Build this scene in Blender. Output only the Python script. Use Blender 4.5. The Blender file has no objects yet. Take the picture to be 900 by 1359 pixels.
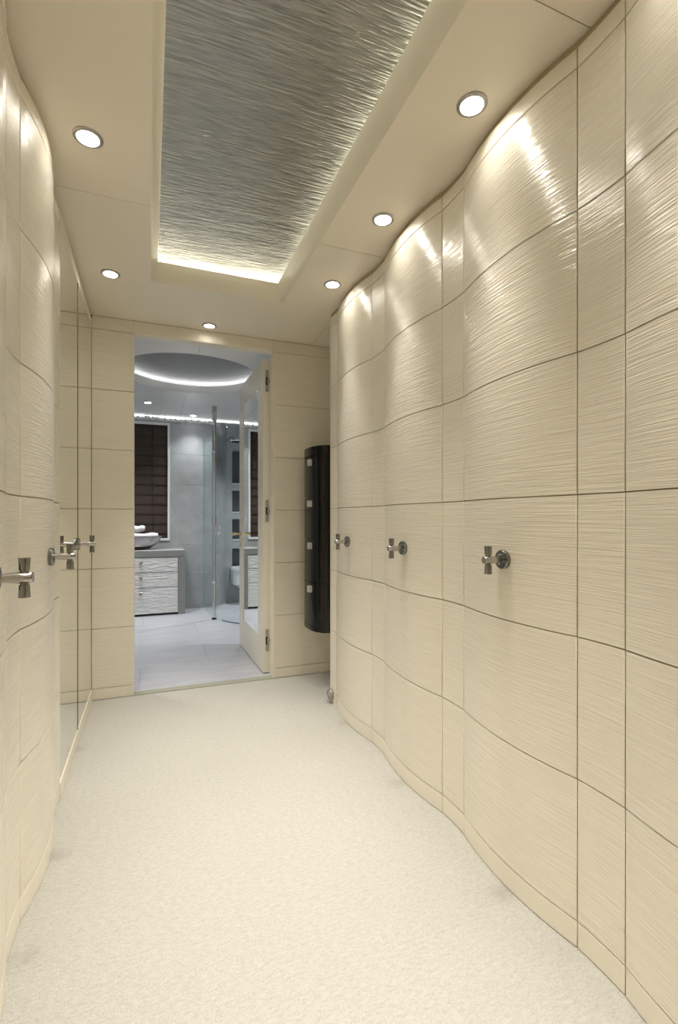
import bpy, math, random
from mathutils import Vector
random.seed(4)
S = bpy.context.scene
C = S.collection

# ------------------------------------------------------------------ camera
cam_d = bpy.data.cameras.new('camera'); cam = bpy.data.objects.new('camera', cam_d); C.objects.link(cam)
cam_d.sensor_fit = 'HORIZONTAL'; cam_d.sensor_width = 36.0
cam_d.lens = 640.0 / 900.0 * 36.0
cam_d.shift_y = 9.5 / 900.0
cam_d.clip_start = 0.02
cam.location = (0, 0, 1.0)
cam.rotation_euler = (math.radians(90), 0, math.radians(-21.4))
S.camera = cam
# ------------------------------------------------------------------ world, exposure
w = bpy.data.worlds.new('world'); S.world = w; w.use_nodes = True
w.node_tree.nodes['Background'].inputs[0].default_value = (0.9, 0.85, 0.75, 1)
w.node_tree.nodes['Background'].inputs[1].default_value = 0.02
S.view_settings.view_transform = 'Standard'; S.view_settings.look = 'None'
S.view_settings.gamma = 1.0; S.view_settings.use_curve_mapping = False
S.view_settings.exposure = 0.48
WARM = (1.0, 0.955, 0.885); COOL = (0.975, 0.985, 1.0)
P_DOWN = 46.0; P_BATH = 40.0; E_TRAY = 11.0; E_RING = 8.0

# ------------------------------------------------------------------ materials
def mat(name, col, rough=0.5, metal=0.0, spec=0.5, emit=None, estr=0.0, coat=0.0):
    m = bpy.data.materials.new(name); m.use_nodes = True
    b = m.node_tree.nodes['Principled BSDF']
    b.inputs['Base Color'].default_value = (*col, 1); b.inputs['Roughness'].default_value = rough
    b.inputs['Metallic'].default_value = metal; b.inputs['Specular IOR Level'].default_value = spec
    b.inputs['Coat Weight'].default_value = coat
    if emit:
        b.inputs['Emission Color'].default_value = (*emit, 1); b.inputs['Emission Strength'].default_value = estr
    return m
def nd(m, t, **kw):
    n = m.node_tree.nodes.new(t)
    for k, v in kw.items(): setattr(n, k, v)
    return n
def lk(m, a, b): m.node_tree.links.new(a, b)
def coords(m, scale, rot=(0, 0, 0)):
    t = nd(m, 'ShaderNodeNewGeometry'); mp = nd(m, 'ShaderNodeMapping')
    mp.inputs['Scale'].default_value = scale; mp.inputs['Rotation'].default_value = rot
    lk(m, t.outputs['Position'], mp.inputs['Vector']); return mp.outputs[0]
def noise(m, vec, scale=1.0, detail=2.0, rough=0.5, dist=0.0):
    n = nd(m, 'ShaderNodeTexNoise'); n.inputs['Scale'].default_value = scale
    n.inputs['Detail'].default_value = detail; n.inputs['Roughness'].default_value = rough
    n.inputs['Distortion'].default_value = dist
    lk(m, vec, n.inputs['Vector']); return n.outputs['Fac']
def add_bump(m, h, strength, dist, prev=None):
    bp = nd(m, 'ShaderNodeBump'); bp.inputs['Strength'].default_value = strength
    bp.inputs['Distance'].default_value = dist
    lk(m, h, bp.inputs['Height'])
    if prev: lk(m, prev, bp.inputs['Normal'])
    lk(m, bp.outputs[0], m.node_tree.nodes['Principled BSDF'].inputs['Normal']); return bp.outputs[0]
def ramp_col(m, fac, c0, c1, p0=0.3, p1=0.7):
    r = nd(m, 'ShaderNodeValToRGB'); e = r.color_ramp.elements
    e[0].position = p0; e[0].color = (*c0, 1); e[1].position = p1; e[1].color = (*c1, 1)
    lk(m, fac, r.inputs[0]); lk(m, r.outputs[0], m.node_tree.nodes['Principled BSDF'].inputs['Base Color'])

CREAM = (0.85, 0.795, 0.672)
def combed(name, sc, col, rough, strength):
    m = mat(name, col, rough)
    h1 = noise(m, coords(m, sc), 1.0, 2.0, 0.5, 0.15)
    add_bump(m, h1, strength, 0.005)
    ramp_col(m, h1, tuple(c * 0.965 for c in col), tuple(min(0.9, c * 1.02) for c in col), 0.34, 0.64)  # grooves tinted darker: the relief's shading painted into the colour
    return m
M = {}
M['combed'] = combed('cream_combed_lacquer', (7, 7, 330), CREAM, 0.23, 0.52)
M['combed'].node_tree.nodes['Principled BSDF'].inputs['Specular IOR Level'].default_value = 0.75
M['combed_back'] = combed('cream_combed_lacquer_soft', (6, 6, 220), CREAM, 0.36, 0.30)
M['cream'] = mat('cream_satin_lacquer', CREAM, 0.38)
M['joint'] = mat('joint_tan', (0.46, 0.37, 0.20), 0.6)
M['reveal'] = mat('reveal_tan', (0.50, 0.41, 0.25), 0.6)
M['ceil'] = mat('ceiling_lacquer', (0.88, 0.81, 0.675), 0.30)
M['bceil'] = mat('bath_ceiling_lacquer', (0.86, 0.86, 0.85), 0.25)
m = M['carpet'] = mat('carpet', (0.78, 0.73, 0.59), 0.95, spec=0.1)
v = coords(m, (1, 1, 1))
f1 = noise(m, coords(m, (60, 130, 60)), 1.0, 3.0, 0.6, 0.4); f2 = noise(m, v, 210.0, 2.0, 0.6); f3 = noise(m, v, 2.2, 2.0)
mix = nd(m, 'ShaderNodeMath', operation='ADD'); lk(m, f1, mix.inputs[0]); lk(m, f2, mix.inputs[1])
mh = nd(m, 'ShaderNodeMath', operation='MULTIPLY'); lk(m, mix.outputs[0], mh.inputs[0]); mh.inputs[1].default_value = 0.5
ramp_col(m, mh.outputs[0], (0.43, 0.412, 0.362), (0.525, 0.507, 0.455), 0.36, 0.62)
add_bump(m, mh.outputs[0], 0.65, 0.012)
m = M['silver'] = mat('silver_wave_panel', (0.40, 0.41, 0.38), 0.33, 1.0)
s1 = noise(m, coords(m, (11, 135, 5), (0, 0, 0.05)), 1.0, 2.0, 0.5, 0.4)
s2 = noise(m, coords(m, (3.0, 16, 3)), 1.0, 2.0, 0.5, 0.4)
ramp_col(m, s1, (0.28, 0.28, 0.255), (0.42, 0.418, 0.385), 0.3, 0.7)
n1 = add_bump(m, s1, 0.46, 0.010); add_bump(m, s2, 0.28, 0.02, n1)
m = M['disc'] = mat('silver_disc_panel', (0.27, 0.27, 0.265), 0.45, 0.8)
add_bump(m, noise(m, coords(m, (7, 45, 5)), 1.0, 2.0), 0.25, 0.01)
M['plate'] = mat('grey_hinge_steel', (0.42, 0.40, 0.37), 0.35, 0.6)
M['knob'] = mat('knob_nickel', (0.62, 0.60, 0.56), 0.35, 0.4)
M['vknob'] = mat('vanity_knob_nickel', (0.36, 0.33, 0.30), 0.3, 0.7)
M['fled'] = mat('frieze_led', (1, 1, 1), 0.4, emit=(1, 1, 1), estr=1.6)
M['steel'] = mat('brushed_steel', (0.50, 0.485, 0.46), 0.26, 1.0)
M['chrome'] = mat('dark_chrome', (0.27, 0.262, 0.25), 0.16, 1.0)
M['polish'] = mat('polished_chrome', (0.80, 0.81, 0.82), 0.06, 1.0)
M['bowl'] = mat('polished_silver_bowl', (0.48, 0.46, 0.45), 0.06, 1.0)
M['mleaf'] = mat('mirror_backing', (0.26, 0.22, 0.13), 0.6)
M['brass'] = mat('warm_nickel', (0.80, 0.68, 0.42), 0.15, 1.0)
M['nickel'] = mat('satin_nickel', (0.72, 0.69, 0.62), 0.3, 1.0)
M['dark'] = mat('dark_slot', (0.02, 0.02, 0.02), 0.6)
M['mirror'] = mat('mirror_glass', (0.93, 0.94, 0.90), 0.0, 1.0)
M['black'] = mat('black_gloss_lacquer', (0.004, 0.0035, 0.003), 0.07, spec=0.35)
M['lamp'] = mat('lamp_lens', (1, 1, 1), 0.4, emit=(1, 0.96, 0.88), estr=78)
M['slamp'] = mat('small_lamp_lens', (1, 1, 1), 0.4, emit=(1, 0.96, 0.88), estr=16)
M['blamp'] = mat('bath_lamp_lens', (1, 1, 1), 0.4, emit=(0.95, 0.98, 1.0), estr=25)
M['led'] = mat('led_strip', (1, 1, 1), 0.4, emit=(1.0, 0.98, 0.88), estr=E_TRAY)
M['bled'] = mat('bath_led_strip', (1, 1, 1), 0.4, emit=(0.98, 0.99, 1.0), estr=E_RING)
m = M['tile'] = mat('grey_stone_tile', (0.42, 0.45, 0.46), 0.32)
t1 = noise(m, coords(m, (6, 6, 6)), 1.0, 5.0, 0.6)
ramp_col(m, t1, (0.34, 0.355, 0.355), (0.45, 0.468, 0.468), 0.3, 0.7)
m = M['btile'] = mat('pale_lavender_floor_stone', (0.60, 0.60, 0.63), 0.30)
t1 = noise(m, coords(m, (3, 14, 6)), 1.0, 4.0, 0.6)
ramp_col(m, t1, (0.43, 0.432, 0.465), (0.53, 0.53, 0.56), 0.3, 0.7)
M['grout'] = mat('grey_grout', (0.27, 0.285, 0.285), 0.8)
M['fgrout'] = mat('floor_grout', (0.39, 0.39, 0.41), 0.7)
M['thresh'] = mat('threshold_stone', (0.34, 0.335, 0.25), 0.5)
m = M['counter'] = mat('grey_vanity_stone', (0.30, 0.30, 0.285), 0.35)
m = M['wave'] = mat('white_carved_wave', (0.80, 0.79, 0.76), 0.35)
wv = noise(m, coords(m, (13, 5, 55)), 1.0, 1.0, 0.4, 0.8); add_bump(m, wv, 0.8, 0.02)
m = M['blind'] = mat('brown_blind_fabric', (0.050, 0.032, 0.024), 0.8)
add_bump(m, noise(m, coords(m, (40, 40, 400))), 0.3, 0.003)
M['white'] = mat('white_paint', (0.82, 0.83, 0.84), 0.4)
m = M['towel'] = mat('white_towel', (0.88, 0.86, 0.87), 0.95, spec=0.1)
add_bump(m, noise(m, coords(m, (1, 1, 1)), 240.0, 2.0), 0.7, 0.006)
M['niche'] = mat('dark_niche_tile', (0.10, 0.105, 0.10), 0.3)
M['ceramic'] = mat('white_ceramic', (0.78, 0.80, 0.81), 0.12)
def glass_mat():
    m = bpy.data.materials.new('shower_glass'); m.use_nodes = True
    nt = m.node_tree; nt.nodes.clear()
    o = nt.nodes.new('ShaderNodeOutputMaterial'); mx = nt.nodes.new('ShaderNodeMixShader')
    tr = nt.nodes.new('ShaderNodeBsdfTransparent'); gl = nt.nodes.new('ShaderNodeBsdfGlossy')
    lw = nt.nodes.new('ShaderNodeLayerWeight'); lw.inputs['Blend'].default_value = 0.5
    pw = nt.nodes.new('ShaderNodeMath'); pw.operation = 'POWER'; pw.inputs[1].default_value = 4.0
    nt.links.new(lw.outputs['Facing'], pw.inputs[0])
    fr = nt.nodes.new('ShaderNodeMath'); fr.operation = 'MULTIPLY_ADD'; fr.inputs[1].default_value = 0.5; fr.inputs[2].default_value = 0.03
    nt.links.new(pw.outputs[0], fr.inputs[0])
    tr.inputs[0].default_value = (0.945, 0.972, 0.97, 1); gl.inputs['Roughness'].default_value = 0.02
    gl.inputs['Color'].default_value = (0.9, 0.97, 0.97, 1)
    nt.links.new(fr.outputs[0], mx.inputs[0]); nt.links.new(tr.outputs[0], mx.inputs[1])
    nt.links.new(gl.outputs[0], mx.inputs[2]); nt.links.new(mx.outputs[0], o.inputs[0]); return m
M['glass'] = glass_mat()

# ------------------------------------------------------------------ mesh helpers
class MB:
    def __init__(s): s.v = []; s.f = []
    def add(s, vs, fs):
        n = len(s.v); s.v += [tuple(p) for p in vs]; s.f += [tuple(i + n for i in f) for f in fs]; return s
    def box(s, x0, x1, y0, y1, z0, z1, c=0.0):
        if c <= 0:
            vs = [(x, y, z) for z in (z0, z1) for y in (y0, y1) for x in (x0, x1)]
            return s.add(vs, [(0, 2, 3, 1), (4, 5, 7, 6), (0, 1, 5, 4), (2, 6, 7, 3), (0, 4, 6, 2), (1, 3, 7, 5)])
        X = (x0, x1); Y = (y0, y1); Z = (z0, z1); vs = []; idx = {}
        for i in (0, 1):
            for j in (0, 1):
                for k in (0, 1):
                    sx, sy, sz = (c, -c)[i], (c, -c)[j], (c, -c)[k]
                    idx[i, j, k, 0] = len(vs); vs.append((X[i], Y[j] + sy, Z[k] + sz))
                    idx[i, j, k, 1] = len(vs); vs.append((X[i] + sx, Y[j], Z[k] + sz))
                    idx[i, j, k, 2] = len(vs); vs.append((X[i] + sx, Y[j] + sy, Z[k]))
        I = lambda *a: idx[a]; fs = []
        for i in (0, 1):
            q = [I(i, 0, 0, 0), I(i, 1, 0, 0), I(i, 1, 1, 0), I(i, 0, 1, 0)]; fs.append(q if i else q[::-1])
            q = [I(0, i, 0, 1), I(0, i, 1, 1), I(1, i, 1, 1), I(1, i, 0, 1)]; fs.append(q if i else q[::-1])
            q = [I(0, 0, i, 2), I(1, 0, i, 2), I(1, 1, i, 2), I(0, 1, i, 2)]; fs.append(q if i else q[::-1])
        for a in (0, 1):
            for b in (0, 1):
                fs.append([I(a, b, 0, 0), I(a, b, 1, 0), I(a, b, 1, 1), I(a, b, 0, 1)])
                fs.append([I(a, 0, b, 0), I(a, 1, b, 0), I(a, 1, b, 2), I(a, 0, b, 2)])
                fs.append([I(0, a, b, 1), I(1, a, b, 1), I(1, a, b, 2), I(0, a, b, 2)])
        for i in (0, 1):
            for j in (0, 1):
                for k in (0, 1): fs.append([I(i, j, k, 0), I(i, j, k, 1), I(i, j, k, 2)])
        return s.add(vs, fs)
    def lathe(s, prof, o=(0, 0, 0), ax='z', n=24, sx=1.0, sy=1.0, caps=True):
        """prof: (r, h) pairs along the axis"""
        vs = []; m_ = len(prof)
        for r, h in prof:
            for k in range(n):
                a = 2 * math.pi * k / n; p, q = r * math.cos(a) * sx, r * math.sin(a) * sy
                d = {'z': (p, q, h), 'x': (h, p, q), 'y': (q, h, p), '-x': (-h, q, p)}[ax]
                vs.append((o[0] + d[0], o[1] + d[1], o[2] + d[2]))
        fs = [(i * n + k, i * n + (k + 1) % n, (i + 1) * n + (k + 1) % n, (i + 1) * n + k) for i in range(m_ - 1) for k in range(n)]
        if caps:
            fs.append(tuple(range(n))[::-1]); fs.append(tuple((m_ - 1) * n + k for k in range(n)))
        return s.add(vs, fs)
    def prism(s, pts, z0, z1):
        n = len(pts)
        s.add([(x, y, z0) for x, y in pts] + [(x, y, z1) for x, y in pts],
              [tuple(range(n))[::-1], tuple(range(n, 2 * n))] + [(i, (i + 1) % n, n + (i + 1) % n, n + i) for i in range(n)])
        return s
    def tube(s, pts, r, n=10):
        P = [Vector(p) for p in pts]; vs = []
        for i, p in enumerate(P):
            t = (P[min(i + 1, len(P) - 1)] - P[max(i - 1, 0)]).normalized()
            u = t.cross(Vector((0.3, 0.2, 0.93))).normalized(); v_ = t.cross(u)
            rr = r[i] if isinstance(r, (list, tuple)) else r
            vs += [tuple(p + (u * math.cos(2 * math.pi * k / n) + v_ * math.sin(2 * math.pi * k / n)) * rr) for k in range(n)]
        fs = [(i * n + k, i * n + (k + 1) % n, (i + 1) * n + (k + 1) % n, (i + 1) * n + k) for i in range(len(P) - 1) for k in range(n)]
        fs.append(tuple(range(n))[::-1]); fs.append(tuple((len(P) - 1) * n + k for k in range(n)))
        return s.add(vs, fs)
    def mesh(s, name, material, smooth=True):
        me = bpy.data.meshes.new(name); me.from_pydata(s.v, [], s.f); me.materials.append(M[material])
        import bmesh
        bm = bmesh.new(); bm.from_mesh(me); bmesh.ops.recalc_face_normals(bm, faces=bm.faces); bm.to_mesh(me); bm.free()
        if smooth:
            me.shade_smooth(); me.set_sharp_from_angle(angle=math.radians(32))
        return me
    def build(s, name, material, parent=None, smooth=True):
        """vertices are world coordinates; shifted when the parent stands elsewhere"""
        if parent is not None:
            l = wloc(parent); s.v = [(a - l[0], b - l[1], c - l[2]) for a, b, c in s.v]
        o = bpy.data.objects.new(name, s.mesh(name, material, smooth)); C.objects.link(o); o.parent = parent
        return o
def wloc(o):
    l = Vector(o.location)
    while o.parent: o = o.parent; l += Vector(o.location)
    return l
def place(name, me, parent, loc):
    """an object that shares mesh data, at a world position"""
    o = bpy.data.objects.new(name, me); C.objects.link(o); o.parent = parent
    o.location = Vector(loc) - (wloc(parent) if parent else Vector()); return o
def tag(o, label, cat, group=None, kind=None):
    o['label'] = label; o['category'] = cat
    if group: o['group'] = group
    if kind: o['kind'] = kind
    return o
def thing(name, label, cat, loc=(0, 0, 0), group=None, kind=None):
    o = bpy.data.objects.new(name, None); C.objects.link(o); o.location = loc; o.empty_display_size = 0.1
    return tag(o, label, cat, group, kind)

# ------------------------------------------------------------------ layout numbers
H = 2.125                      # ceiling
JZ = [0.062 + 0.3317 * i for i in range(7)]   # horizontal joints
XR, XL = 0.927, -0.300         # wall faces at the joints
YB = 2.97                      # end wall of the corridor
G = 0.0014                     # half a joint
DOOR_L, GAP_L, SAG, DIP = 0.436, 0.122, 0.026, 0.002
MOD = DOOR_L + GAP_L

def panel_mesh(name, length, height, sag, side, material, segs=10, dep=0.007, c=0.0012):
    """panel whose face runs along +Y from y=0, bowed by sag; side=-1: faces -X (right wall), +1: faces +X"""
    y0, y1 = G, length - G
    f = lambda y: sag * (1 - (2 * y / length - 1) ** 2)
    ys = [(y0, c)] + [(y0 + c + (y1 - y0 - 2 * c) * i / segs, 0.0) for i in range(segs + 1)] + [(y1, c)]
    z0, z1 = G, height - G
    vs = []; fs = []
    for y, d in ys:
        b = f(y)
        for z, dd in ((z0, dep), (z0, c), (z0 + c, d), (z1 - c, d), (z1, c), (z1, dep)):
            vs.append((side * (b - dd), y, z))
    n = len(ys)
    for i in range(n - 1):
        for k in range(6):
            fs.append((i * 6 + k, i * 6 + (k + 1) % 6, (i + 1) * 6 + (k + 1) % 6, (i + 1) * 6 + k))
    fs.append(tuple(range(6))); fs.append(tuple((n - 1) * 6 + k for k in range(6)))
    return MB().add(vs, fs).mesh(name, material)
def slab_along(y0, y1, x, sag, side, z0, z1, d0, d1, segs=10):
    """solid following the bow: from depth d0 to depth d1 behind the face line"""
    L = y1 - y0; f = lambda y: sag * (1 - (2 * (y - y0) / L - 1) ** 2)
    ys = [y0 + L * i / segs for i in range(segs + 1)]
    pts = [(x + side * (f(y) - d0), y) for y in ys] + [(x + side * (f(y) - d1), y) for y in ys[::-1]]
    return MB().prism(pts, z0, z1)

# ------------------------------------------------------------------ floors
fl = thing('floor', 'thick cream looped carpet running the length of the corridor', 'floor', kind='structure')
MB().box(-0.45, 1.25, -1.35, YB - 0.005, -0.03, 0.0).build('carpet', 'carpet', fl, False)
# ------------------------------------------------------------------ ceiling of the corridor
TX0, TX1, TY0, TY1 = 0.004, 0.642, -0.60, 2.450      # tray opening at ceiling level
ce = thing('ceiling', 'cream lacquered corridor ceiling in large panels around a lit tray', 'ceiling', (0, 0, H), kind='structure')
g = 0.0012
yj = [-1.35, -0.26, 0.818, 1.862, YB]
for a, b in zip(yj[:-1], yj[1:]):
    for xa, xb in ((-0.42, TX0), (TX1, 0.965)):
        MB().box(xa, xb, a + g, b - g, H, H + 0.02).build('ceiling_panel', 'ceil', ce, False)
MB().box(0.965 + 2 * g, 1.2, 2.36, YB, H, H + 0.02).build('ceiling_panel', 'ceil', ce, False)
MB().box(0.965 + 2 * g, 1.2, -1.35, 2.358, H, H + 0.02).build('ceiling_panel', 'ceil', ce, False)
MB().box(TX0, TX1, TY1, YB, H, H + 0.02).build('ceiling_panel', 'ceil', ce, False)
MB().box(TX0, TX1, -1.35, TY0, H, H + 0.02).build('ceiling_panel', 'ceil', ce, False)
def ring_rect(prof):
    """prof: (inset, z) loops around the tray opening"""
    vs = []; fs = []
    for i, z in prof:
        vs += [(TX0 + i, TY0 + i, z), (TX1 - i, TY0 + i, z), (TX1 - i, TY1 - i, z), (TX0 + i, TY1 - i, z)]
    for k in range(len(prof) - 1):
        for j in range(4): fs.append((k * 4 + j, k * 4 + (j + 1) % 4, (k + 1) * 4 + (j + 1) % 4, (k + 1) * 4 + j))
    return MB().add(vs, fs)
ZL = H + 0.085
ring_rect([(0, H), (0.003, H + 0.004), (0.010, H + 0.030), (0.020, H + 0.060), (0.028, ZL - 0.003), (0.031, ZL), (-0.085, ZL),
           (-0.085, ZL + 0.045)]).build('cove_fascia', 'cream', ce)
pz = ZL + 0.032
o = MB().box(TX0 - 0.08, TX1 + 0.08, TY0 - 0.08, TY1 + 0.08, pz, pz + 0.01).build('silver_panel', 'silver', ce, False)
o['label'] = 'silver panel carved with fine waves'
ls = MB(); e0, e1 = 0.050, 0.062
ls.box(TX0 - e1, TX0 - e0, TY0 - e0, TY1 + e0, ZL + 0.002, ZL + 0.008)
ls.box(TX1 + e0, TX1 + e1, TY0 - e0, TY1 + e0, ZL + 0.002, ZL + 0.008)
ls.box(TX0 - e0, TX1 + e0, TY1 + e0, TY1 + e1, ZL + 0.002, ZL + 0.008)
ls.box(TX0 - e0, TX1 + e0, TY0 - e1, TY0 - e0, ZL + 0.002, ZL + 0.008)
ls.build('led_strip', 'led', ce, False)

# ------------------------------------------------------------------ wardrobe walls
ROWH = 0.3317
PM = {}
for side in (-1, 1):
    PM['door', side] = panel_mesh('door_panel', DOOR_L, ROWH, SAG, side, 'combed', 12)
    PM['gap', side] = panel_mesh('wall_panel', GAP_L, ROWH, -DIP, side, 'combed', 6)
    PM['dplinth', side] = panel_mesh('plinth_panel', DOOR_L, JZ[0], SAG, side, 'cream', 12)
    PM['gplinth', side] = panel_mesh('plinth_panel', GAP_L, JZ[0], -DIP, side, 'cream', 6)
    PM['dtop', side] = panel_mesh('frieze_panel', DOOR_L, 0.048, SAG, side, 'cream', 12)
    PM['gtop', side] = panel_mesh('frieze_panel', GAP_L, 0.048, -DIP, side, 'cream', 6)

def t_handle(parent, x, y, z, side, p=0.054):
    """round rose, neck and a tapered T bar; sub-parts of a handle part"""
    h = bpy.data.objects.new('handle', None); C.objects.link(h); h.parent = parent
    h.location = Vector((x, y, z)) - wloc(parent); h['label'] = 'brushed steel T-bar handle on a round rose'
    ax = 'x' if side > 0 else '-x'; s = side
    MB().lathe([(0.0255, 0.0), (0.0262, 0.002), (0.0262, 0.010), (0.0245, 0.0125), (0.016, 0.0125), (0.013, 0.0105), (0.009, 0.0105)], (x, y, z), ax, 28).build('rosette', 'chrome', h)
    MB().lathe([(0.0085, 0.010), (0.0085, 0.020), (0.0100, 0.032), (0.0112, 0.044), (0.0108, p + 0.012), (0.0095, p + 0.0145)], (x, y, z), ax, 20).build('neck', 'steel', h)
    for d in (1, -1):
        pr = [(0.0070, 0.009 * d), (0.0070, 0.013 * d), (0.0090, 0.0135 * d), (0.0094, 0.022 * d), (0.0103, 0.036 * d), (0.0098, 0.0375 * d)]
        MB().lathe(pr, (x + s * p, y, z), 'z', 18).build('grip', 'chrome', h)
    return h

def door_things(side, X, starts, labels):
    for y0, lab in zip(starts, labels):
        t = thing('wardrobe_door', lab, 'door', (X, y0, JZ[0]), 'bowed wardrobe doors')
        for i in range(6): place('door_panel', PM['door', side], t, (X, y0, JZ[i]))
        slab_along(y0 + 0.0004, y0 + DOOR_L - 0.0004, X, SAG, side, JZ[0] + 0.0006, JZ[6] - 0.0006, 0.0072, 0.024).build('door_leaf', 'joint', t)
        t_handle(t, X + side * (SAG - 0.0005), y0 + DOOR_L / 2, 0.89, side)
def wall_things(side, X, wall, base, frz, gaps, doors):
    for y0 in gaps:
        for i in range(6): place('wall_panel', PM['gap', side], wall, (X, y0, JZ[i]))
        slab_along(y0, y0 + GAP_L, X, -DIP, side, 0.0, 2.10, 0.0072, 0.020, 6).build('panel_backing', 'joint', wall)
        place('plinth_panel', PM['gplinth', side], base, (X, y0, 0)); place('frieze_panel', PM['gtop', side], frz, (X, y0, JZ[6]))
    for y0 in doors:
        place('plinth_panel', PM['dplinth', side], base, (X, y0, 0)); place('frieze_panel', PM['dtop', side], frz, (X, y0, JZ[6]))
        slab_along(y0, y0 + DOOR_L, X, SAG, side, 0.0, JZ[0] - 0.0008, 0.0072, 0.020).build('plinth_backing', 'joint', base)
        slab_along(y0, y0 + DOOR_L, X, SAG, side, JZ[6] + 0.0008, 2.100, 0.0072, 0.020).build('frieze_backing', 'joint', frz)
    # recessed reveal under the ceiling
    for y0, L, sg in [(y, GAP_L, -DIP) for y in gaps] + [(y, DOOR_L, SAG) for y in doors]:
        slab_along(y0, y0 + L, X, sg, side, 2.1005, H - 0.0003, 0.012, 0.024).build('reveal_strip', 'reveal', frz)

# right
rd = [1.960 - MOD * k for k in range(5)]
rg = [1.838 - MOD * k for k in range(5)]
wr = thing('wall_right', 'cream combed wardrobe wall waving in and out past the bowed doors', 'wall', (XR, 0, 0), kind='structure')
br = thing('baseboard_right', 'plain cream plinth following the waving wardrobe wall', 'baseboard', (XR, 0, 0), kind='structure')
tr_ = thing('trim_1', 'plain cream frieze with recessed reveal above the waving wardrobe doors', 'trim', (XR, 0, JZ[6]), kind='structure')
MB().box(XR + 0.040, XR + 0.08, -1.35, 2.36, 0, H).build('wall_core', 'joint', wr, False)
door_things(-1, XR, rd, ['bowed cream wardrobe door right beside the alcove with the black cabinet',
                         'bowed cream wardrobe door second along from the black cabinet alcove',
                         'bowed cream wardrobe door third along from the black cabinet alcove',
                         'bowed cream wardrobe door fourth along from the black cabinet alcove',
                         'bowed cream wardrobe door fifth along from the black cabinet alcove'])
wall_things(-1, XR, wr, br, tr_, rg, rd)
# end post by the alcove (flat face, rounded corner)
ye, yE = 1.960 + DOOR_L, 2.492
def post(z0, z1, name, par, material, ins=0.0):
    r = 0.012; pts = [(XR - 0.002 + ins, ye + G), (XR - 0.006 + ins, yE - r)]
    for k in range(1, 6):
        a = math.pi / 2 * k / 5; pts.append((XR - 0.006 + r - r * math.cos(a) + ins, yE - r + r * math.sin(a) - ins))
    pts += [(1.10, yE - ins), (1.10, ye + G)]
    return MB().prism(pts, z0, z1).build(name, material, par)
for i in range(6): post(JZ[i] + G, JZ[i + 1] - G, 'wall_panel', wr, 'combed')
post(0, JZ[0] - G, 'plinth_panel', br, 'cream'); post(JZ[6] + G, 2.100, 'frieze_panel', tr_, 'cream')
post(0.002, H - 0.0003, 'panel_backing', wr, 'joint', 0.006)

# left
ld = [1.402 - MOD * k for k in range(4)]
lg = [1.838 - MOD * k for k in range(4)]
wl = thing('wall_left', 'cream combed wardrobe wall beside the mirror doors', 'wall', (XL, 0, 0), kind='structure')
bl = thing('baseboard_left', 'plain cream plinth under the mirror doors and bowed doors', 'baseboard', (XL, 0, 0), kind='structure')
tl = thing('trim_2', 'plain cream frieze with recessed reveal above the mirror doors', 'trim', (XL, 0, JZ[6]), kind='structure')
MB().box(XL - 0.08, XL - 0.040, -1.35, YB, 0, H).build('wall_core', 'joint', wl, False)
door_things(1, XL, ld, ['bowed cream wardrobe door next to the mirror doors',
                        'bowed cream wardrobe door second along from the mirror doors',
                        'bowed cream wardrobe door third along from the mirror doors',
                        'bowed cream wardrobe door fourth along from the mirror doors'])
wall_things(1, XL, wl, bl, tl, lg, ld)
ym0, ym1, ymj = 1.968, 2.968, 2.425
MB().box(XL - 0.03, XL + 0.003, 1.9605, YB - 0.001, 0, JZ[0] - G, 0.001).build('plinth_panel', 'cream', bl)
MB().box(XL - 0.03, XL + 0.002, 1.9605, YB - 0.001, JZ[6] + G, 2.100, 0.001).build('frieze_panel', 'cream', tl)
MB().box(XL - 0.03, XL - 0.008, 1.9605, YB - 0.001, 2.1005, H - 0.0003).build('reveal_strip', 'reveal', tl, False)
MB().box(XL - 0.03, XL, 1.9605, ym0 - 0.001, JZ[0], JZ[6]).build('edge_strip', 'cream', wl, False)
for (a, b), lab in (((ym0, ymj), 'tall frameless mirror door with T handle beside the bowed doors'),
                    ((ymj, ym1), 'tall frameless mirror door in the corner by the bathroom doorway')):
    t = thing('mirror_door', lab, 'mirror', (XL, a, JZ[0]), 'mirror doors')
    MB().box(XL - 0.030, XL - 0.0065, a + 0.001, b - 0.001, JZ[0] + 0.001, JZ[6] - 0.001).build('door_leaf', 'mleaf', t, False)
    MB().box(XL - 0.006, XL, a + 0.0018, b - (0.0018 if b == ymj else 0.0002), JZ[0] + 0.001, JZ[6] - 0.001, 0.0008).build('mirror_panel', 'mirror', t, False)
    if a == ymj: MB().box(XL - 0.006, XL + 0.0022, a - 0.0015, a + 0.0015, JZ[0] + 0.001, JZ[6] - 0.001).build('gap_line_strip', 'mleaf', t, False)  # added dark strip painting the gap line between the mirrors and its reflection
    if a == ym0: t_handle(t, XL + 0.0002, 2.395, 0.89, 1, 0.060)
# wall behind the camera
wn = thing('wall_near', 'plain cream wall closing the near end of the corridor', 'wall', (0.3, -1.35, 0), kind='structure')
MB().box(-0.45, 1.2, -1.40, -1.35, 0, H + 0.12).build('wall_panel', 'cream', wn, False)

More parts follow.
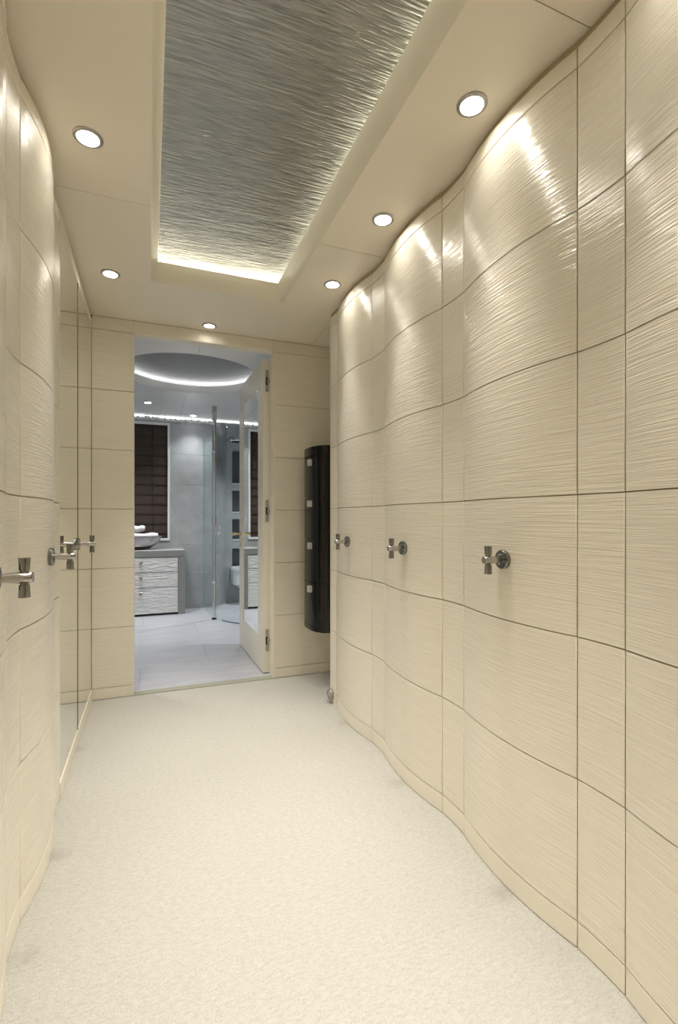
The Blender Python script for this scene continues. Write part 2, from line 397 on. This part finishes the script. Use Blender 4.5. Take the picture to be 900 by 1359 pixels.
# ------------------------------------------------------------------ end wall with the doorway
DX0, DX1 = -0.085, 0.722
wb = thing('wall_back', 'cream panelled end wall around the bathroom doorway', 'wall', (0.3, YB, 0), kind='structure')
for xa, xb in ((XL + 0.0, DX0), (DX1, 1.12)):
    zz = [0] + JZ
    for a, b in zip(zz[:-1], zz[1:]):
        MB().box(xa + 0.0005, xb - 0.0005, YB, YB + 0.008, a + G * (a > 0), b - G, 0.001).build('wall_panel', 'combed_back' if a > 0 else 'cream', wb)
    MB().box(xa, xb, YB + 0.0085, YB + 0.058, 0, JZ[6]).build('wall_core', 'joint', wb, False)
for xa, xb in ((XL, DX0), (DX0, DX1), (DX1, 1.12)):
    MB().box(xa + G, xb - G, YB, YB + 0.008, JZ[6] + G, H - 0.001, 0.001).build('wall_panel', 'cream', wb)
MB().box(XL, 1.12, YB + 0.0085, YB + 0.058, JZ[6] + 0.0005, H - 0.001).build('header_core', 'cream', wb, False)
MB().box(XL - 0.1, 1.2, YB + 0.0, YB + 0.058, H + 0.022, H + 0.13).build('header_core', 'cream', wb, False)
jm = MB(); jm.box(DX0 - 0.004, DX0 + 0.0006, YB + 0.001, YB + 0.080, 0, JZ[6]); jm.build('jamb', 'cream', wb, False)
MB().box(DX1 - 0.0006, DX1 + 0.014, YB + 0.001, YB + 0.105, 0, JZ[6]).build('jamb', 'cream', wb, False)
wa = thing('wall_alcove', 'cream side wall of the alcove behind the black cabinet', 'wall', (1.12, 2.7, 0), kind='structure')
MB().box(1.12, 1.16, 2.36, YB + 0.05, 0, H).build('wall_panel', 'cream', wa, False)
MB().box(1.10, 1.12, 2.36, yE, 0, H).build('wall_return', 'cream', wa, False)

# ------------------------------------------------------------------ black bow-front cabinet
cab = thing('bow_front_cabinet', 'glossy black bow-fronted wall cabinet with four drawers hung in the alcove', 'cabinet', (1.12, 2.785, 0.341))
CY, HW = 2.785, 0.178
def bow(off, n=16, hw=HW):
    pts = []
    for k in range(n + 1):
        y = -hw + 2 * hw * k / n; q = abs(y) / hw
        pts.append((0.886 + off + 0.062 * q ** 3 + 0.030 * max(0, (q - 0.85) / 0.15) ** 2, CY + y))
    return pts
def bow_solid(z0, z1, name, par, off=0.0, xb=1.1195, hw=HW):
    p = bow(off, 20, hw); p = [(xb, p[0][1])] + p + [(xb, p[-1][1])]
    return MB().prism(p, z0, z1).build(name, 'black', par)
bow_solid(0.368, 1.402, 'body', cab, 0.017, 1.1195, HW - 0.002)
bow_solid(1.376, 1.428, 'top_cap', cab, -0.001)
bow_solid(0.341, 0.368, 'bottom_cap', cab, -0.001)
dz = [0.3695, 0.628, 0.883, 1.132, 1.3745]
for a, b in zip(dz[:-1], dz[1:]):
    p = bow(0.0, 20); q = bow(0.0165, 20)
    d = MB().prism(p + q[::-1], a, b - 0.003).build('drawer_front', 'black', cab)
    kx = 0.889
    MB().box(kx - 0.020, kx + 0.002, CY - 0.080, CY - 0.047, b - 0.060, b - 0.022, 0.002).build('knob', 'knob', d)

# door stop
ds = thing('door_stop', 'round chrome door stop low on the end of the wardrobe wall', 'door stop', (XR - 0.006, 2.465, 0.047))
MB().lathe([(0.029, 0.0), (0.030, 0.004), (0.0285, 0.014), (0.024, 0.017)], (XR - 0.0065, 2.462, 0.047), '-x', 24).build('collar', 'plate', ds)
MB().lathe([(0.018, 0.016), (0.0175, 0.021), (0.012, 0.0235), (0.004, 0.0245)], (XR - 0.0065, 2.462, 0.047), '-x', 20).build('buffer', 'steel', ds)

# ------------------------------------------------------------------ downlights
HOLES = []
M['can'] = mat('lamp_can_white', (0.85, 0.83, 0.78), 0.3)
def downlight(x, y, lab, group, lens, col, power, zc=H, r=0.029, spot=62, tilt=0.0, recess=0.0):
    t = thing('downlight', lab, 'lamp', (x, y, zc), group)
    MB().lathe([(r + 0.012, -0.0002), (r + 0.012, -0.003), (r + 0.008, -0.0055), (r + 0.002, -0.0055), (r + 0.001, -0.0015), (r + 0.001, -0.0002)], (x, y, zc), 'z', 32, caps=False).build('bezel', 'plate', t)
    if recess:
        HOLES.append((x, y, r + 0.0015))
        MB().lathe([(r + 0.001, -0.0002), (r + 0.001, 0.021)], (x, y, zc), 'z', 32, caps=False).build('can', 'can', t)
        MB().lathe([(r, recess), (r, recess + 0.003)], (x, y, zc), 'z', 28).build('lens', lens, t)
    else:
        MB().lathe([(r, -0.0004), (r, -0.0022), (r * 0.9, -0.0030)], (x, y, zc), 'z', 28).build('lens', lens, t)
    L = bpy.data.lights.new('downlight_beam', 'SPOT'); L.energy = power; L.color = col
    L.spot_size = math.radians(spot); L.spot_blend = 1.0; L.shadow_soft_size = 0.036
    lo = bpy.data.objects.new('downlight_beam', L); C.objects.link(lo); lo.parent = t; lo.location = (0, 0, -0.012); lo.rotation_euler = (0, math.radians(tilt), 0)
    return t
og = 'recessed ceiling downlights along the corridor'
ords = ['nearest the black cabinet', 'second', 'third', 'fourth', 'fifth']
for k in range(5):
    y = 2.160 - 0.537 * k
    lab = ('bright round downlight over the bowed door beside the black cabinet alcove' if k == 0 else
           'bright round downlight over the %s bowed door from the black cabinet alcove' % ords[k])
    downlight(0.813, y, lab, og, 'lamp', WARM, P_DOWN, tilt=13, recess=0.015)
downlight(-0.169, 2.438, 'bright round downlight above the mirror doors', og, 'lamp', WARM, P_DOWN, tilt=-13, recess=0.015)
downlight(-0.170, 1.592, 'bright round downlight above the bowed door next to the mirror', og, 'lamp', WARM, P_DOWN, tilt=-13, recess=0.015)
downlight(-0.170, 0.750, 'bright round downlight above the second bowed door from the mirror', og, 'lamp', WARM, P_DOWN, tilt=-13, recess=0.015)
downlight(-0.170, -0.10, 'bright round downlight above the fourth bowed door from the mirror', og, 'lamp', WARM, P_DOWN, tilt=-13, recess=0.015)
downlight(0.321, 2.883, 'small round downlight just in front of the bathroom doorway', og, 'slamp', WARM, P_DOWN * 0.8, spot=52, recess=0.015)
downlight(0.321, -0.95, 'added unseen round downlight by the near wall between the wardrobe rows', og, 'lamp', WARM, P_DOWN)  # unseen lamp behind the camera, added for more light

# cut the lamp holes out of the ceiling panels
cutters = [MB().lathe([(hr, -0.05), (hr, 0.07)], (hx, hy, H), 'z', 32).build('hole', 'can') for hx, hy, hr in HOLES]
pans = []
for o in ce.children:
    if o.name.startswith('ceiling_panel'):
        xs = [v.co.x + ce.location.x for v in o.data.vertices]; ys = [v.co.y + ce.location.y for v in o.data.vertices]
        for (hx, hy, hr), cu in zip(HOLES, cutters):
            if min(xs) < hx < max(xs) and min(ys) < hy < max(ys):
                bmod = o.modifiers.new('hole', 'BOOLEAN'); bmod.operation = 'DIFFERENCE'; bmod.solver = 'EXACT'; bmod.object = cu
        if len(o.modifiers): pans.append(o)
bpy.context.view_layer.update(); dg = bpy.context.evaluated_depsgraph_get()
cut = [bpy.data.meshes.new_from_object(o.evaluated_get(dg)) for o in pans]
for o, nm_ in zip(pans, cut): o.modifiers.clear(); o.data = nm_
for cu in cutters: bpy.data.objects.remove(cu)

# ------------------------------------------------------------------ bathroom shell
BY0, BY1, BX0, BX1 = YB + 0.060, 5.64, -0.95, 1.70
fb = thing('floor_bathroom', 'pale grey lavender stone tiles on the bathroom floor', 'floor', (0.3, 4.3, 0), kind='structure')
MB().box(BX0, BX1, YB - 0.0045, 6.2, -0.05, -0.0045).build('floor_base', 'fgrout', fb, False)
tx, ty = 0.90, 0.45
yy = BY0 - 0.004
MB().box(DX0, DX1, YB - 0.004, yy - 0.002, -0.01, 0.004, 0.001).build('threshold', 'thresh', fb, False)
me = MB().box(0.0006, tx - 0.0006, 0.0006, ty - 0.0006, -0.004, 0.0, 0.0004).mesh('floor_tile', 'btile', False)
k = 0
while yy < 5.9:
    x = BX0 - 0.01 - (0.45 if k % 2 else 0.0)
    while x < BX1: place('floor_tile', me, fb, (x, yy, 0)); x += tx
    yy += ty; k += 1
bc = thing('ceiling_bathroom', 'white glossy bathroom ceiling with a lit circular dome recess', 'ceiling', (0.3, 3.95, H), kind='structure')
cx, cy, R0 = 0.305, 3.95, 0.53
n = 64
def rect_pt(a, x0, x1, y0, y1):
    dx, dy = math.cos(a), math.sin(a); ts = []
    if dx > 1e-9: ts.append((x1 - cx) / dx)
    if dx < -1e-9: ts.append((x0 - cx) / dx)
    if dy > 1e-9: ts.append((y1 - cy) / dy)
    if dy < -1e-9: ts.append((y0 - cy) / dy)
    t = min(ts); return (cx + dx * t, cy + dy * t)
def half(a0, x0, x1, y0, y1, nm):
    angs = sorted(set([a0 + math.pi * k / 32 for k in range(33)] +
                      [a for a in ((math.atan2(yc - cy, xc - cx) - a0) % (2 * math.pi) + a0 for xc in (x0, x1) for yc in (y0, y1)) if a0 + 1e-4 < a < a0 + math.pi - 1e-4]))
    inn = [(cx + R0 * math.cos(a), cy + R0 * math.sin(a)) for a in angs]; out = [rect_pt(a, BX0, BX1, BY0, 6.2) for a in angs]
    vs = [(*p, H) for p in inn] + [(*p, H) for p in out]; N = len(angs)
    MB().add(vs, [(i, i + 1, N + i + 1, N + i) for i in range(N - 1)]).build(nm, 'bceil', bc, False)
half(-math.pi / 2, BX0, BX1, BY0, 6.2, 'ceiling_panel')
half(math.pi / 2, BX0, BX1, BY0, 6.2, 'ceiling_panel')
MB().box(cx - 0.0012, cx + 0.0012, cy + R0, 6.2, H - 0.0006, H + 0.002).build('joint_strip', 'grout', bc, False)
MB().box(cx - 0.0012, cx + 0.0012, BY0, cy - R0, H - 0.0006, H + 0.002).build('joint_strip', 'grout', bc, False)
MB().lathe([(R0, H), (R0 - 0.006, H + 0.02), (R0 - 0.022, H + 0.052), (R0 - 0.024, H + 0.056), (R0 + 0.09, H + 0.056), (R0 + 0.09, H + 0.095)], (cx, cy, 0), 'z', 96, caps=False).build('dome_fascia', 'bceil', bc)
MB().lathe([(R0 + 0.085, H + 0.086), (R0 + 0.085, H + 0.095)], (cx, cy, 0), 'z', 64).build('silver_disc', 'disc', bc)
MB().lathe([(R0 + 0.045, H + 0.058), (R0 + 0.056, H + 0.058), (R0 + 0.056, H + 0.064), (R0 + 0.045, H + 0.064), (R0 + 0.045, H + 0.058)], (cx, cy, 0), 'z', 64, caps=False).build('led_strip', 'bled', bc)

ZT = [0.040, 0.373, 0.714, 1.047, 1.384, 1.722, 2.064]
bw = thing('wall_bathroom_far', 'grey stone tiled bathroom wall behind the vanity', 'wall', (0, BY1, 0), kind='structure')
WX0, WX1, WZ0, WZ1 = -0.62, 0.204, 0.765, 2.056       # window opening (outer frame)
MB().box(BX0, WX0, BY1 + 0.008, BY1 + 0.06, 0, H).build('wall_core', 'grout', bw, False)
MB().box(WX1, 0.700, BY1 + 0.008, BY1 + 0.06, 0, H).build('wall_core', 'grout', bw, False)
MB().box(WX0, WX1, BY1 + 0.008, BY1 + 0.06, 0, WZ0).build('wall_core', 'grout', bw, False)
MB().box(WX0, WX1, BY1 + 0.008, BY1 + 0.06, WZ1, H).build('wall_core', 'grout', bw, False)
def tiles(par, xs, zs, mk):
    for xa, xb in zip(xs[:-1], xs[1:]):
        for za, zb in zip(zs[:-1], zs[1:]): mk(xa + 0.0011, xb - 0.0011, za + 0.0011, zb - 0.0011, par)
fy = lambda xa, xb, za, zb, par: MB().box(xa, xb, BY1, BY1 + 0.0075, za, zb, 0.0008).build('wall_tile', 'tile', par, False)
tiles(bw, [WX1, 0.562, 0.699], [0] + ZT + [H], fy)
tiles(bw, [BX0 + 0.01, WX0], [0] + ZT + [H], fy)
tiles(bw, [WX0, -0.136, WX1], [0, ZT[0], ZT[1], WZ0], fy)
tiles(bw, [WX0, -0.136, WX1], [WZ1, H], fy)
bs = thing('wall_bathroom_side', 'grey stone tiled side wall of the bathroom', 'wall', (BX0, 4.3, 0), kind='structure')
MB().box(BX0 - 0.05, BX0, BY0, 6.2, 0, H).build('wall_core', 'grout', bs, False)
tiles(bs, [BY0, 3.75, 4.43, 5.11, BY1], [0] + ZT + [H], lambda a, b, c, d, par: MB().box(BX0, BX0 + 0.007, a, b, c, d, 0.0008).build('wall_tile', 'tile', par, False))
bq = thing('wall_bathroom_shower', 'grey stone tiled wall on the shower side of the bathroom', 'wall', (BX1, 4.3, 0), kind='structure')
MB().box(BX1, BX1 + 0.05, BY0, 6.2, 0, H).build('wall_core', 'grout', bq, False)
tiles(bq, [BY0, 3.75, 4.43, 5.11, 5.89], [0] + ZT + [H], lambda a, b, c, d, par: MB().box(BX1 - 0.007, BX1, a, b, c, d, 0.0008).build('wall_tile', 'tile', par, False))
bn = thing('wall_bathroom_near', 'pale bathroom wall on either side of the doorway', 'wall', (0.3, BY0, 0), kind='structure')
MB().box(BX0, DX0 - 0.004, BY0 - 0.001, BY0 + 0.006, 0, H).build('wall_panel', 'white', bn, False)
MB().box(DX1 + 0.015, BX1, BY0 - 0.001, BY0 + 0.006, 0, H).build('wall_panel', 'white', bn, False)
MB().box(DX0 - 0.004, DX1 + 0.007, BY0 - 0.001, BY0 + 0.006, JZ[6], H).build('wall_panel', 'white', bn, False)

# shower recess: slanted return and the niche wall
sh = thing('wall_shower_niche', 'grey tiled shower wall with a column of dark niches', 'wall', (0.86, 5.9, 0), kind='structure')
rw_ = thing('wall_shower_return', 'slanted grey tiled return wall between the vanity wall and shower', 'wall', (0.7, BY1, 0), kind='structure')
MB().prism([(0.700, BY1), (0.862, 5.900), (0.862, 5.96), (0.700, 5.70)], 0, H).build('wall_tile', 'tile', rw_, False)
NX0, NX1 = 0.925, 1.25
cells = [(0.417, 0.645), (0.745, 1.000), (1.082, 1.350), (1.428, 1.838)]
MB().box(0.862, NX0, 5.90, 6.05, 0, H).build('wall_tile', 'tile', sh, False)
MB().box(NX1, BX1, 5.90, 6.05, 0, H).build('wall_tile', 'tile', sh, False)
zz = [0.0] + [z for c_ in cells for z in c_] + [H]
for a, b in zip(zz[0::2], zz[1::2]): MB().box(NX0, NX1, 5.90, 6.05, a, b).build('wall_tile', 'tile', sh, False)
MB().box(0.862, BX1, 6.052, 6.08, 0, H).build('niche_back', 'niche', sh, False)
for a, b in cells: MB().box(NX0 + 0.001, NX1 - 0.001, 5.893, 6.05, a - 0.003, a + 0.006).build('niche_ledge', 'white', sh, False)

# LED-lit frieze under the ceiling of the far wall
fr = thing('trim_3', 'sparkling LED-lit white frieze along the top of the bathroom wall', 'trim', (0.0, BY1, 2.085), kind='structure')
MB().box(BX0, 0.98, BY1 - 0.010, BY1 - 0.003, H - 0.016, H - 0.0006).build('led_strip', 'fled', fr, False)
fz = MB()
x = BX0 + 0.02
while x < 0.70:
    a = random.uniform(0.011, 0.020); zc_ = random.uniform(2.088, 2.104)
    fz.lathe([(0.001, 0.0), (a * 0.8, 0.003), (a, 0.008), (a * 0.5, 0.014), (0.001, 0.015)], (x, BY1 - 0.026, zc_), 'y', 8, 1.1, 1.0)
    x += a * 1.5
fz.build('crystal_row', 'white', fr)['kind'] = 'stuff'

# window with brown folded blind
wd = thing('window_1', 'bathroom window in a white frame with a brown folded blind', 'window', (-0.2, BY1, WZ0), kind='structure')
fwd = 0.024
MB().box(WX0, WX1, BY1 - 0.012, BY1 + 0.05, WZ0, WZ0 + fwd, 0.002).build('window_frame', 'white', wd)
MB().box(WX0, WX1, BY1 - 0.012, BY1 + 0.05, WZ1 - fwd, WZ1, 0.002).build('window_frame', 'white', wd)
MB().box(WX0, WX0 + fwd, BY1 - 0.012, BY1 + 0.05, WZ0 + fwd, WZ1 - fwd, 0.002).build('window_frame', 'white', wd)
MB().box(WX1 - fwd, WX1, BY1 - 0.012, BY1 + 0.05, WZ0 + fwd, WZ1 - fwd, 0.002).build('window_frame', 'white', wd)
MB().box(WX0 + fwd, WX1 - fwd, BY1 + 0.05, BY1 + 0.056, WZ0 + fwd, WZ1 - fwd).build('pane', 'dark', wd, False)
bd = thing('folded_blind', 'dark brown folded fabric blind lowered over the bathroom window', 'blind', (-0.2, BY1 + 0.02, WZ0 + fwd))
z = WZ1 - fwd - 0.02; zs = []
MB().box(WX0 + fwd + 0.004, WX1 - fwd - 0.004, BY1 + 0.008, BY1 + 0.035, z, WZ1 - fwd - 0.001).build('head_rail', 'blind', bd)
while z > WZ0 + fwd + 0.02:
    zb = max(z - 0.107, WZ0 + fwd + 0.002)
    xa, xb = WX0 + fwd + 0.005, WX1 - fwd - 0.005
    prof = [(BY1 + 0.014, z - 0.001), (BY1 + 0.012, z - 0.03), (BY1 + 0.009, zb + 0.035), (BY1 + 0.007, zb + 0.006), (BY1 + 0.009, zb + 0.001), (BY1 + 0.030, zb + 0.006), (BY1 + 0.032, z - 0.001)]
    N = len(prof)
    MB().add([(xa, a, b) for a, b in prof] + [(xb, a, b) for a, b in prof],
             [tuple(range(N)), tuple(range(N, 2 * N))] + [(i, (i + 1) % N, N + (i + 1) % N, N + i) for i in range(N)]).build('blind_fold', 'blind', bd)
    z = zb
for xc in (0.027, -0.43): MB().tube([(xc, BY1 + 0.002, WZ1 - 0.03), (xc, BY1 + 0.0015, 1.4), (xc, BY1 + 0.002, WZ0 + 0.04)], 0.003, 6).build('cord', 'dark', bd)

# ------------------------------------------------------------------ vanity
VY, VX0, VX1, VT = 5.34, -0.52, 0.346, 0.680
va = thing('vanity_unit', 'grey stone vanity with white carved wave drawers under the window', 'cabinet', (-0.09, VY, 0))
MB().box(VX0, VX1, VY, BY1 - 0.001, 0.605, VT, 0.006).build('countertop', 'counter', va)
MB().box(0.276, VX1, VY, BY1 - 0.001, 0.0005, 0.604, 0.002).build('side_panel', 'counter', va)
MB().box(VX0, VX0 + 0.07, VY, BY1 - 0.001, 0.0005, 0.604, 0.002).build('side_panel', 'counter', va)
MB().box(VX0 + 0.071, 0.275, VY + 0.03, BY1 - 0.01, 0.03, 0.603).build('body', 'counter', va, False)
for a, b in ((0.022, 0.287), (0.293, 0.446), (0.452, 0.600)):
    d = MB().box(VX0 + 0.073, 0.2735, VY + 0.004, VY + 0.026, a, b, 0.002).build('drawer', 'wave', va)
    kz = b - 0.052
    MB().box(-0.104, -0.076, VY - 0.020, VY + 0.005, kz - 0.014, kz + 0.014, 0.002).build('knob', 'vknob', d)
# bowl with towels
bo = thing('silver_bowl', 'polished silver boat-shaped bowl on the vanity holding white towels', 'bowl', (-0.15, 5.47, VT))
prof = [(0.001, 0.0), (0.10, 0.001), (0.15, 0.012), (0.21, 0.052), (0.252, 0.100), (0.268, 0.142), (0.262, 0.145), (0.245, 0.104), (0.20, 0.060), (0.14, 0.024), (0.001, 0.014)]
MB().lathe(prof, (-0.15, 5.47, VT + 0.0005), 'z', 48, 1.0, 0.46).build('bowl_shell', 'bowl', bo)
def towel(p0, p1, r, lab):
    P0, P1 = Vector(p0), Vector(p1); pts = []; rr = []
    for k in range(13):
        t = k / 12; q = P0.lerp(P1, t); q.z += 0.006 * math.sin(t * 9); pts.append(tuple(q))
        rr.append(r * (0.55 + 0.45 * math.sin(math.pi * min(1, max(0, 0.12 + t * 0.76))) ** 0.5) * (1 + 0.05 * math.sin(t * 17)))
    t_ = thing('rolled_towel', lab, 'towel', p0)
    MB().tube(pts, rr, 18).build('roll', 'towel', t_)
    for e, s_ in ((P0, -1), (P1, 1)):
        d = (P1 - P0).normalized() * s_
        MB().tube([tuple(e + d * 0.0002), tuple(e + d * 0.006)], [r * 0.5, r * 0.3], 14).build('roll_end', 'towel', t_)
towel((-0.24, 5.46, VT + 0.135), (0.075, 5.475, VT + 0.135), 0.040, 'long white rolled towel lying flat in the silver bowl')
towel((-0.20, 5.48, VT + 0.221), (-0.055, 5.46, VT + 0.217), 0.033, 'short white rolled towel heaped on top in the silver bowl')

# ------------------------------------------------------------------ bathroom door (open)
DW, DT = 0.80, 0.045
HX, HY = 0.680, 3.082
dr = thing('door_1', 'open cream bathroom door with a tall mirror inset and three steel hinges', 'door', (HX, HY, 0.006), kind='structure')
fx = HX                                                # face toward -X
zt, zb = 2.040, 0.006
my0, my1, mz0, mz1 = HY + 0.145, HY + 0.640, 0.222, 1.872
MB().box(fx + 0.006, fx + DT, HY + 0.002, HY + DW - 0.002, zb, zt).build('door_core', 'cream', dr, False)
zz = [mz0] + [j for j in JZ if mz0 < j < mz1] + [mz1]
for ya, yb in ((HY, my0), (my1, HY + DW)):
    for a, b in zip(zz[:-1], zz[1:]): MB().box(fx, fx + 0.0055, ya, yb, a + 0.0008, b - 0.0008, 0.0006).build('stile_panel', 'cream', dr, False)
MB().box(fx, fx + 0.0055, HY, HY + DW, zb, mz0, 0.0006).build('rail', 'cream', dr, False)
MB().box(fx, fx + 0.0055, HY, HY + DW, mz1, zt, 0.0006).build('rail', 'cream', dr, False)
MB().box(fx + 0.003, fx + 0.0058, my0 + 0.0005, my1 - 0.0005, mz0 + 0.0005, mz1 - 0.0005).build('mirror_inset', 'mirror', dr, False)
for z in (0.215, 1.054, 1.897):
    h = bpy.data.objects.new('hinge', None); C.objects.link(h); h.parent = dr; h.location = Vector((fx + 0.027, HY, z)) - wloc(dr)
    pts = [(fx + 0.027 + 0.011 * math.cos(a), 0.062 * (1 if math.sin(a) > 0 else -1) + 0.011 * math.sin(a)) for a in [math.pi * (k + 0.5) / 8 for k in range(16)]]
    N = len(pts)
    mb = MB().add([(p, HY + 0.003, z + q) for p, q in pts] + [(p, HY - 0.0015, z + q) for p, q in pts],
             [tuple(range(N)), tuple(range(N, 2 * N))] + [(i, (i + 1) % N, N + (i + 1) % N, N + i) for i in range(N)])
    mb.build('hinge_plate', 'plate', h, False)
    MB().box(fx + 0.018, fx + 0.030, HY - 0.0035, HY - 0.0012, z - 0.026, z + 0.022).build('hinge_slot', 'dark', h, False)
    MB().box(fx + 0.026, DX1 - 0.0007, HY - 0.016, HY - 0.0012, z - 0.018, z + 0.010, 0.002).build('hinge_arm', 'plate', h)
lh = bpy.data.objects.new('lever_handle', None); C.objects.link(lh); lh.parent = dr
ly = HY + DW - 0.062; lh.location = Vector((fx, ly, 0.885)) - wloc(dr)
MB().lathe([(0.022, 0.0), (0.022, 0.006), (0.019, 0.009)], (fx + 0.0005, ly, 0.885), '-x', 24).build('rosette', 'brass', lh)
MB().lathe([(0.008, 0.008), (0.009, 0.03), (0.012, 0.05), (0.012, 0.066), (0.008, 0.069)], (fx, ly, 0.885), '-x', 16).build('neck', 'brass', lh)
MB().lathe([(0.0085, -0.036), (0.0105, -0.034), (0.009, -0.013), (0.009, 0.013), (0.0105, 0.034), (0.0085, 0.036)], (fx - 0.055, ly, 0.885), 'y', 16).build('grip', 'brass', lh)
MB().lathe([(0.020, 0.0), (0.020, 0.005), (0.017, 0.008)], (fx + 0.0005, ly, 0.80), '-x', 20).build('lock_rose', 'brass', dr)
dr.rotation_euler = (0, 0, math.radians(1.0))

# ------------------------------------------------------------------ shower
gs = thing('shower_screen', 'curved clear glass shower screen with polished chrome post', 'shower', (0.597, 4.94, 0))
px_, py_ = 0.597, 4.940
MB().prism([(0.560, BY1 - 0.003), (0.568, BY1 - 0.003), (px_ + 0.004, py_ + 0.02), (px_ - 0.004, py_ + 0.02)], 0.004, 1.90).build('fixed_pane', 'glass', gs)
cc, RR = (1.12, 4.99), 0.525
arc = [math.pi + math.radians(7) + math.radians(83) * k / 18 for k in range(19)]
po = [(cc[0] + (RR + 0.004) * math.cos(a), cc[1] + (RR + 0.004) * math.sin(a)) for a in arc]
pi_ = [(cc[0] + (RR - 0.004) * math.cos(a), cc[1] + (RR - 0.004) * math.sin(a)) for a in arc]
MB().prism(po + pi_[::-1], 0.010, 1.89).build('curved_pane', 'glass', gs)
MB().prism([(1.12, cc[1] - RR - 0.004), (1.692, cc[1] - RR - 0.004), (1.692, cc[1] - RR + 0.004), (1.12, cc[1] - RR + 0.004)], 0.004, 1.90).build('fixed_pane', 'glass', gs)
po2 = [(cc[0] + (RR - 0.05) * math.cos(a), cc[1] + (RR - 0.05) * math.sin(a)) for a in arc[2:]]
MB().tube([(x, y, 0.004) for x, y in po2], 0.004, 6).build('floor_seal', 'dark', gs)
MB().lathe([(0.021, 0.0), (0.021, 0.035), (0.0205, 0.04), (0.0205, 1.98), (0.021, 1.985)], (px_, py_, 0.0005), 'z', 20).build('post', 'polish', gs)
MB().lathe([(0.023, 0.0), (0.023, 0.02)], (px_, py_, 0.0006), 'z', 20).build('post_foot', 'dark', gs)
MB().box(px_ - 0.024, px_ + 0.024, py_ - 0.014, py_ + 0.012, 1.985, H - 0.001, 0.003).build('ceiling_bracket', 'steel', gs)
for z in (0.36, 0.96, 1.62):
    MB().lathe([(0.024, 0.0), (0.025, 0.003), (0.025, 0.055), (0.024, 0.058)], (px_, py_, z), 'z', 20).build('clamp', 'polish', gs)
a0 = arc[3]
hp = [(cc[0] + (RR + 0.030 * min(1.0, 4 * math.sin(math.pi * k / 10)) + 0.004) * math.cos(a0), cc[1] + (RR + 0.030 * min(1.0, 4 * math.sin(math.pi * k / 10)) + 0.004) * math.sin(a0), 0.80 + 0.16 * k / 10) for k in range(11)]
MB().tube(hp, 0.008, 10).build('pull_handle', 'polish', gs)
hd = thing('rain_shower', 'tilted flat chrome shower head on a wall arm in the shower', 'shower head', (0.86, 5.75, 1.9))
MB().tube([(0.84, 5.868, 1.93), (0.88, 5.72, 1.96), (0.905, 5.56, 1.93), (0.91, 5.50, 1.895)], 0.011, 10).build('arm', 'polish', hd)
MB().lathe([(0.012, 0.02), (0.03, 0.012), (0.085, 0.006), (0.09, 0.0), (0.085, -0.006)], (0.91, 5.50, 1.880), 'z', 28).build('head', 'polish', hd)
st = thing('wall_bench', 'white box-shaped wall-hung seat under the shower niches', 'seat', (1.0, 5.9, 0.2))
MB().prism([(0.905, 5.66), (0.93, 5.62), (1.27, 5.62), (1.295, 5.66), (1.295, 5.899), (0.905, 5.899)], 0.235, 0.395).build('seat_box', 'ceramic', st)
MB().prism([(0.90, 5.655), (0.925, 5.612), (1.275, 5.612), (1.30, 5.655), (1.30, 5.899), (0.90, 5.899)], 0.397, 0.417).build('seat_lid', 'ceramic', st)
MB().prism([(0.95, 5.70), (0.97, 5.68), (1.23, 5.68), (1.25, 5.70), (1.25, 5.899), (0.95, 5.899)], 0.20, 0.235).build('seat_foot', 'ceramic', st)

# bathroom downlights
bg = 'recessed bathroom downlights'
for x, y, lab in ((-0.02, 5.00, 'round downlight in the bathroom ceiling in front of the window'),
                  (0.437, 5.45, 'round downlight in the bathroom ceiling near the shower post'),
                  (-0.55, 5.00, 'added unseen round downlight in the bathroom ceiling beside the tiled side wall'),  # from here on, unseen lamps added to light the bathroom
                  (1.15, 5.20, 'added unseen round downlight in the ceiling inside the curved shower'),
                  (-0.55, 3.55, 'added unseen round downlight in the bathroom ceiling beside the doorway'),
                  (1.20, 3.70, 'added unseen round downlight in the bathroom ceiling behind the open door')):
    downlight(x, y, lab, bg, 'blamp', COOL, P_BATH * {5.45: 0.45, 5.20: 1.8}.get(y, 1.0), spot=105, r=0.030)
